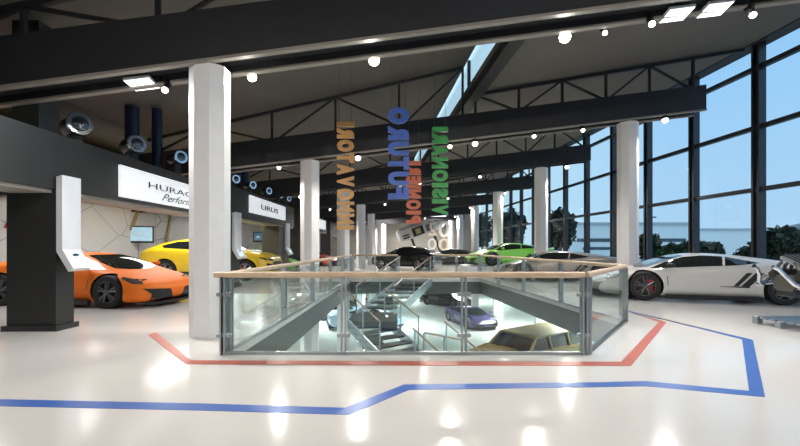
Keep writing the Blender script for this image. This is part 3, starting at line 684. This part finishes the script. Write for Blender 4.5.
    bm = B(); prism(bm, [(nose-.35, -.80*w, .07), (nose-.02, -.55*w, .07), (nose+.04, 0, .07), (nose-.02, .55*w, .07), (nose-.35, .80*w, .07)], (0, 0, .05)); obj('front_splitter', bm, black_m, t)
    bm = B(); box(bm, tail-.02, tail+.3, -.75*w, .75*w, .12, .30, .02); obj('rear_diffuser', bm, black_m, t)
    return t
def suv(label, loc, head, paint, scale=1.09, hk=1.0, group=None):
    t = thing('sport_utility_car', label, 'car', loc, math.radians(head), group, scale)
    f = 1.5; nose = 2.45; tail = -2.6
    st_ = [(nose, .32, .72, .70, .6, .78), (nose-.12, .24, .88, .84, .70, .92), (nose-.45, .22, .96, .98, .76, 1.04), (f, .22, 1.0, 1.03, .78, 1.10), (f-.45, .22, .99, 1.06, .74, 1.15), (f-.85, .22, .97, 1.08, .66, 1.38), (f-1.25, .22, .97, 1.10, .62, 1.58),
           (f-1.7, .22, .97, 1.11, .60, 1.64), (-.9, .22, .98, 1.13, .60, 1.62), (-f, .22, 1.0, 1.16, .60, 1.53), (-f-.45, .24, 1.0, 1.17, .62, 1.42), (tail+.2, .3, .96, 1.14, .66, 1.24), (tail, .42, .88, 1.05, .66, 1.12)]
    st_ = [(a, b, c, d*hk, e_, g*hk) for a, b, c, d, e_, g in st_]
    r = .40; wl = [(f, .84, .28), (f, -.84, .28), (-f, .84, .3), (-f, -.84, .3)]
    body, bv = make_body(st_, paint, wl, r, t)
    for x, y, wd in wl: wheel(t, x, y, r, wd, rims_m, cal_m, 5)
    for s in (1, -1):
        patch('side_window', bv, [(f-.6, 1.16*hk), (f-1.2, 1.44*hk), (f-1.8, 1.52*hk), (-1.2, 1.48*hk), (-f-.25, 1.33*hk), (-f-.1, 1.25*hk), (-.6, 1.19*hk)], 'y', s, carglass_m, t)
        patch('headlight', bv, [(s*.50, .80*hk), (s*.86, .86*hk), (s*.86, .78*hk), (s*.60, .74*hk)], 'x', 1, head_m, t, .008, 2)
        patch('headlight', bv, [(nose-.15, .83*hk), (nose-.42, .90*hk), (nose-.42, .86*hk), (nose-.2, .78*hk)], 'y', s, head_m, t, .008, 2)
        patch('front_intake', bv, [(s*.50, .36), (s*.62, .62), (s*.86, .66), (s*.82, .38)], 'x', 1, black_m, t, .012, 2)
        patch('wheel_arch_trim', bv, [(f+.5, .24), (f+.5, .32), (f-.5, .32), (f-.5, .24)], 'y', s, black_m, t, .005, 2)
        patch('sill_trim', bv, [(f-.5, .24), (f-.5, .36), (-f+.5, .36), (-f+.5, .24)], 'y', s, black_m, t, .006, 3)
        patch('tail_light', bv, [(s*.4, 1.0*hk), (s*.85, 1.02*hk), (s*.85, .95*hk), (s*.45, .95*hk)], 'x', -1, tail_m, t, .008, 2)
        bm = B(); ell(bm, (f-.75, s*1.06, 1.17*hk), (.1, .12, .08), 2); tube(bm, [(f-.75, s*.9, 1.12*hk), (f-.75, s*1.0, 1.15*hk)], .02, 6); obj('side_mirror', bm, black_m, t, True)
        patch('door_seam', bv, [(.15, .36), (.165, .36), (.165, 1.12*hk), (.15, 1.12*hk)], 'y', s, black_m, t, .003, 2)
    patch('grille', bv, [(-.48, .36), (-.60, .60), (-.42, .74), (.42, .74), (.60, .60), (.48, .36)], 'x', 1, black_m, t, .012, 3)
    patch('windshield', bv, [(f-.5, -.62), (f-.42, 0), (f-.5, .62), (f-1.2, .50), (f-1.15, 0), (f-1.2, -.50)], 'z', 1, carglass_m, t)
    return t
orange_p = mat('orange_paint', (.85, .19, .02), .48, coat=0, var=.02, spec=.2)
white_p = mat('white_paint', (.66, .63, .60), .28, coat=.7, var=.01)
yellow_p = mat('yellow_paint', (.88, .60, .02), .3, coat=.7, var=.02)
green_p = mat('green_paint', (.22, .62, .05), .3, coat=.7, var=.02)
grey_p = mat('grey_paint', (.27, .245, .22), .28, .4, coat=.7, var=.02)
red_p = mat('red_paint', (.75, .09, .04), .3, coat=.7)
blackp = mat('black_paint', (.012, .013, .015), .2, coat=.7)
purple_p = mat('purple_paint', (.05, .045, .12), .25, coat=.7)
lightblue_p = mat('pale_blue_paint', (.42, .58, .72), .3, coat=.5)
# orange car
def place_wheel(fx, fy, head, wb, scale):  # centre of wheelbase from the near front wheel's contact on the car's right (-y) side or left
    return fx, fy
def centre(fwx, fwy, head, wb, sc, side, wy=.815):
    a = math.radians(head); fw = Vector((math.cos(a), math.sin(a))); lf = Vector((-math.sin(a), math.cos(a)))
    c = Vector((fwx, fwy))-fw*wb/2*sc-lf*wy*sc*side
    return (c.x, c.y, 0)
supercar('orange sports car with dark wheels standing behind the dark pillar at the left', centre(-6.62, 9.17, -9, 2.62, 1.09, -1), -9, orange_p)
supercar('white sports car with red brake calipers parked along the windows at the right', centre(6.45, 10.6, 163, 2.7, 1.09, 1), 163, white_p, L=4.8, wb=2.7, H=1.14, Wd=1.0, cal=cal_m, kind='aventador')
supercar('bronze-grey sports car behind the right balustrade, nose to the left', (6.6, 16.9, 0), 170, grey_p, L=4.8, wb=2.7, H=1.15, Wd=1.0, kind='aventador')
suv('yellow sport utility car in the second booth behind the nearest column', centre(-6.35, 16.5, 0, 3.0, 1.09, -1, .84), 0, yellow_p)
supercar('bright green sports car in the second booth behind the yellow car', (-7.9, 22.0, 0), 0, mat('mint_green_paint', (.25, .75, .2), .3, coat=.6))
supercar('red sports car in the third booth right of the second white column', (-7.1, 29.6, 0), -10, red_p)
t = thing('car_podium', 'low white podium under the lime green sports car', 'podium', (6.3, 24.0-1.0, 0))
bm = B(); box(bm, -2.7, 3.2, -1.4, 1.2, .002, .36, .02); obj('plinth', bm, white_m, t)
supercar('lime green sports car on a low podium between the right columns', (6.2, 22.95, .36), 182+10, green_p)
suv('black racing truck with open bonnet in front of the back wall', (.35, 25.2, 0), 150, blackp, .88)
supercar('low dark sports car far right of the white numerals', (4.0, 31.5, 0), 175, blackp)
supercar('dark blue-grey sports car farthest back by the right column row', (4.3, 34.4, 0), 178, mat('navy_paint', (.03, .045, .08), .25, coat=.6))
# lower floor
def low(px, py): return G(px, py, -3.5)
x, y, z = low(473, 329); supercar('purple-blue vintage sports car on the lower floor', (x+.1, y+1.6, z), -74, purple_p, 1.0, kind='huracan', H=1.1)
x, y, z = low(446, 305); supercar('black sports car farthest on the lower floor', (x, y, z), -40, blackp, 1.0)
x, y, z = low(366, 326); supercar('pale blue racing car on the lower floor behind the stairs', (x, y, z), 15, lightblue_p, 1.05)
x, y, z = low(376, 303); supercar('white racing car on the lower floor beyond the pale blue one', (x, y, z), -10, mat('cream_paint', (.7, .68, .55), .3, coat=.5), 1.0)
x, y, z = low(329, 326); supercar('dark sports car on the lower floor left of the stairs', (x-1.7, y+2.9, z), -15, blackp, 1.0)
# khaki off-roader
def offroader():
    kh = mat('khaki_paint', (.19, .145, .045), .5, coat=.3, var=.04)
    t = thing('off_road_truck', 'khaki yellow boxy off-road truck on the lower floor', 'truck', (4.5, 14.3, -3.5), math.radians(214), None, 1.0)
    prof = [(2.35, .75), (2.35, 1.22), (2.2, 1.30), (1.0, 1.38), (.85, 1.42), (-2.4, 1.38), (-2.45, .75), (-2.0, .65), (2.0, .65)]
    bm = B(); prism(bm, [(x, -.95, z) for x, z in prof], (0, 1.9, 0)); bmesh.ops.bevel(bm, geom=bm.edges[:], offset=.04, segments=2, affect='EDGES'); obj('body', bm, kh, t)
    cab = [(.95, 1.36), (.45, 1.80), (-2.15, 1.84), (-2.35, 1.36)]
    bm = B(); vs0 = []
    b0 = [bm.verts.new((x, s*.88 if z < 1.5 else s*.74, z)) for s in (-1, 1) for x, z in cab]
    bm.faces.new(b0[:4]); bm.faces.new(b0[4:][::-1])
    for i in range(4): j = (i+1) % 4; bm.faces.new((b0[i], b0[j], b0[4+j], b0[4+i]))
    obj('cabin_glass', bm, carglass_m, t)
    bm = B(); box(bm, -2.2, .48, -.77, .77, 1.80, 1.88, .03); obj('roof', bm, kh, t)
    bm = B()
    for s in (-1, 1):
        for (x0, x1) in ((.95, .46), (-.25, -.25), (-1.3, -1.3), (-2.33, -2.17)): bar(bm, (x0, s*.89, 1.36), (x1, s*.755, 1.82), .07, .09)
    obj('cabin_pillar', bm, kh, t)
    for x in (1.5, -1.5):
        for s in (-1, 1): wheel(t, x, s*.85, .47, .34, rims_m, None, 5)
        bm = B()
        for s in (-1, 1):
            pts = [(x-.68, s*.90, .9), (x-.5, s*.90, 1.12), (x+.5, s*.90, 1.12), (x+.68, s*.90, .9), (x+.62, s*.90, .86), (x+.46, s*.90, 1.04), (x-.46, s*.90, 1.04), (x-.62, s*.90, .86)]
            prism(bm, pts, (0, s*.18, 0))
        obj('fender_flare', bm, kh, t)
    bm = B(); box(bm, .9, 1.9, -.35, .35, 1.36, 1.46, .03); obj('bonnet_bulge', bm, kh, t)
    bm = B(); box(bm, 2.33, 2.45, -.9, .9, .6, .8, .02); obj('bumper', bm, black_m, t)
offroader()
# ---------------------------------------------------------------- engines
def engine(label, loc, rz, sc, stand=True):
    t = thing('display_engine', label, 'engine', loc, rz, None, sc)
    al = mat('cast_aluminium', (.22, .205, .185), .32, .9, bump=.3, scale=14); hb = 0 if stand else -.60
    dk = mat('engine_black', (.03, .028, .026), .35)
    bm = B(); prism(bm, [(-.36, -.12, .62+hb), (-.36, .12, .62+hb), (-.36, .20, .74+hb), (-.36, .13, .88+hb), (-.36, -.13, .88+hb), (-.36, -.20, .74+hb)], (.76, 0, 0))
    for k in range(6): box(bm, -.33+k*.125, -.27+k*.125, -.215, .215, .66+hb, .76+hb, .01)
    bmesh.ops.bevel(bm, geom=bm.edges[:], offset=.008, segments=1, affect='EDGES'); obj('block', bm, al, t)
    bm = B(); box(bm, -.34, .38, -.15, .15, .53+hb, .625+hb, .02)
    for k in range(7): box(bm, -.31+k*.1, -.27+k*.1, -.16, .16, .545+hb, .60+hb, .005)
    obj('oil_sump', bm, steeld_m, t)
    for s in (-1, 1):
        bm = B(); prism(bm, [(-.35, s*.12, .84+hb), (-.35, s*.22, .78+hb), (-.35, s*.30, .90+hb), (-.35, s*.20, .98+hb)], (.72, 0, 0)); bmesh.ops.bevel(bm, geom=bm.edges[:], offset=.015, segments=2, affect='EDGES')
        h_ = obj('cylinder_head', bm, dk, t, True)
        for k in range(6):
            x = -.29+k*.118
            bm = B(); lathe(bm, [(.028, .95+hb), (.028, .985+hb)], 10, 'Z', (x, s*.235, 0)); obj('coil_cap', bm, al, h_)
            bm = B(); tube(bm, [(x, s*.26, .84+hb), (x-.02, s*.36, .85+hb), (x-.08, s*.41, .78+hb), (x-.16, s*.38, .70+hb+.01*k), (-.42, s*(.30+.008*k), .69+hb+.012*k)], .021, 8); obj('exhaust_pipe', bm, chrome_m, t, True)
            bm = B(); tube(bm, [(x, s*.17, .96+hb), (x, s*.16, 1.04+hb), (x, s*.10, 1.09+hb)], .026, 8); obj('intake_runner', bm, al, t, True)
        bm = B(); tube(bm, [(-.40, s*.31, .71+hb), (-.50, s*.29, .76+hb), (-.56, s*.22, .88+hb), (-.64, s*.18, .99+hb), (-.72, s*.16, 1.03+hb)], [.036, .034, .03, .03, .034], 12); obj('collector', bm, chrome_m, t, True)
    tilt = lambda b: [setattr(v, 'co', Matrix.Translation((0, 0, 1.12+hb)) @ Matrix.Rotation(math.radians(24), 4, 'X') @ Matrix.Translation((0, 0, -1.12-hb)) @ v.co) for v in b.verts]
    bm = B(); box(bm, -.30, .40, -.15, .15, 1.08+hb, 1.15+hb, .03); tilt(bm); pl = obj('intake_plenum', bm, steel_m, t)
    for k in range(7):
        bm = B(); box(bm, -.25+k*.09, -.195+k*.09, -.155, .155, 1.14+hb, 1.17+hb, .008); tilt(bm); obj('louvre', bm, dk, pl)
    for (yy, zz, rr) in ((0, .70, .09), (.16, .86, .06), (-.16, .84, .06), (.0, .92, .05)):
        bm = B(); lathe(bm, [(rr, .40), (rr, .42), (rr*.85, .425), (rr*.85, .435), (rr, .44), (rr, .46)], 20, 'X', (0, yy, zz+hb)); obj('pulley', bm, steeld_m, t)
    for k, (a, b_) in enumerate([(-.3, .1), (-.1, .3), (.1, -.2), (.3, -.1), (-.36, .15)]):
        bm = B(); tube(bm, [(a, -.24, .93+hb), (a+.05, -.33, 1.0+hb), (a+.12, -.28, 1.10+hb), (b_, -.12, 1.13+hb)], .014, 6); obj('hose', bm, dk, t, True)
    if stand:
        bm = B(); tube(bm, [(.05, 0, .12), (.05, 0, .54)], .09, 14); obj('stand_post', bm, steel_m, t, True)
        for k in range(7):
            bm = B(); box(bm, -.42, .75, -.5+k*.15, -.40+k*.15, .105, .13, .004); obj('pallet_slat', bm, steel_m, t)
        for x in (-.42, .10, .65):
            for y in (-.5, 0, .40):
                bm = B(); box(bm, x, x+.1, y, y+.1, .002, .10); obj('pallet_block', bm, steel_m, t)
    return t
engine('display engine with chrome exhaust pipes on a grey pallet stand at the right edge', (6.93, 6.85, 0), math.radians(3), 1.04)
x, y, z = low(372, 350); engine('dark engine lying on the lower floor under the stairs', (x, y, z+.01), .4, 1.15, False)

# ---------------------------------------------------------------- far wall: tilted white car shell and white numerals
t = thing('mounted_car_shell', 'tilted white racing car shell with dark openings in front of the back wall', 'display', (2.0, 38.5, 3.0)); t.rotation_euler = (0, math.radians(-20), math.radians(8))
shell = [(2.3, -.25, .50, .1, .4, .2), (2.0, -.4, .8, .25, .6, .4), (1.0, -.45, .9, .35, .6, .55), (0, -.45, .95, .5, .55, .8), (-1, -.45, .95, .6, .55, .9), (-2.1, -.4, .9, .6, .6, .8), (-2.3, -.3, .8, .4, .5, .6)]
bm = loft_body([(x, a, b, c, d, e_) for x, a, b, c, d, e_ in shell]); sh = obj('shell', bm, mat('shell_white', (.75, .75, .73), .3), t, True)
for i, (x0, x1, z0, z1, mm) in enumerate([(-2.0, -1.35, .0, .12, black_m), (-2.0, -1.35, -.25, -.12, black_m), (-1.0, .1, -.35, .45, black_m), (-.7, -.2, -.22, .3, mat('gold_patch', (.5, .42, .2), .5)), (.35, 1.0, -.3, .35, mat('grey_patch', (.12, .14, .16), .3))]):
    bm = B(); prism(bm, [(x0, -1.0-.01*i, z0), (x1, -1.0-.01*i, z0), (x1, -1.0-.01*i, z1), (x0, -1.0-.01*i, z1)], (0, .3, 0)); obj('shell_opening', bm, mm, t)
bm = B(); box(bm, -1.2, -1.0, -.1, .1, -2.4, -.3); box(bm, 1.0, 1.2, -.1, .1, -3.1, -.3); obj('stand', bm, black_m, t)
for txt, px0, px1, py0, py1, l, mm in [('2', 428, 438, 221, 236, 'upper left', (.75, .62, .58)), ('0', 438, 450, 220, 238, 'upper right', (.85, .85, .82)), ('0', 427, 437, 238, 250, 'lower left', (.8, .8, .8)), ('0', 438, 450, 238, 251, 'lower right', (.82, .70, .58))]:
    Y = 27.0; x0, _, z1 = P(px0, py0, Y); x1, _, z0 = P(px1, py1, Y)
    me = font_mesh(txt, .4, .08, .004); M = Matrix(((-1, 0, 0, 0), (0, 0, 1, 0), (0, 1, 0, 0), (0, 0, 0, 1)))
    o = place_mesh('hanging_numeral', me, M, (x1-x0)*.92, (z1-z0)*.95, mat('numeral_'+l, mm, .4), None); o.location = ((x0+x1)/2, Y, (z0+z1)/2)
    for s_ in (-1, 1):
        bm = B(); tube(bm, [(s_*(x1-x0)*.3, 0, (z1-z0)*.4), (s_*(x1-x0)*.3, 0, (6.52-(z0+z1)/2) if py0 < 230 else (z1-z0)*.54)], .006, 5); obj('wire', bm, steeld_m, o)
    tag(o, '%s pale mirrored numeral %s of the group before the back wall' % (l, txt), 'numeral')
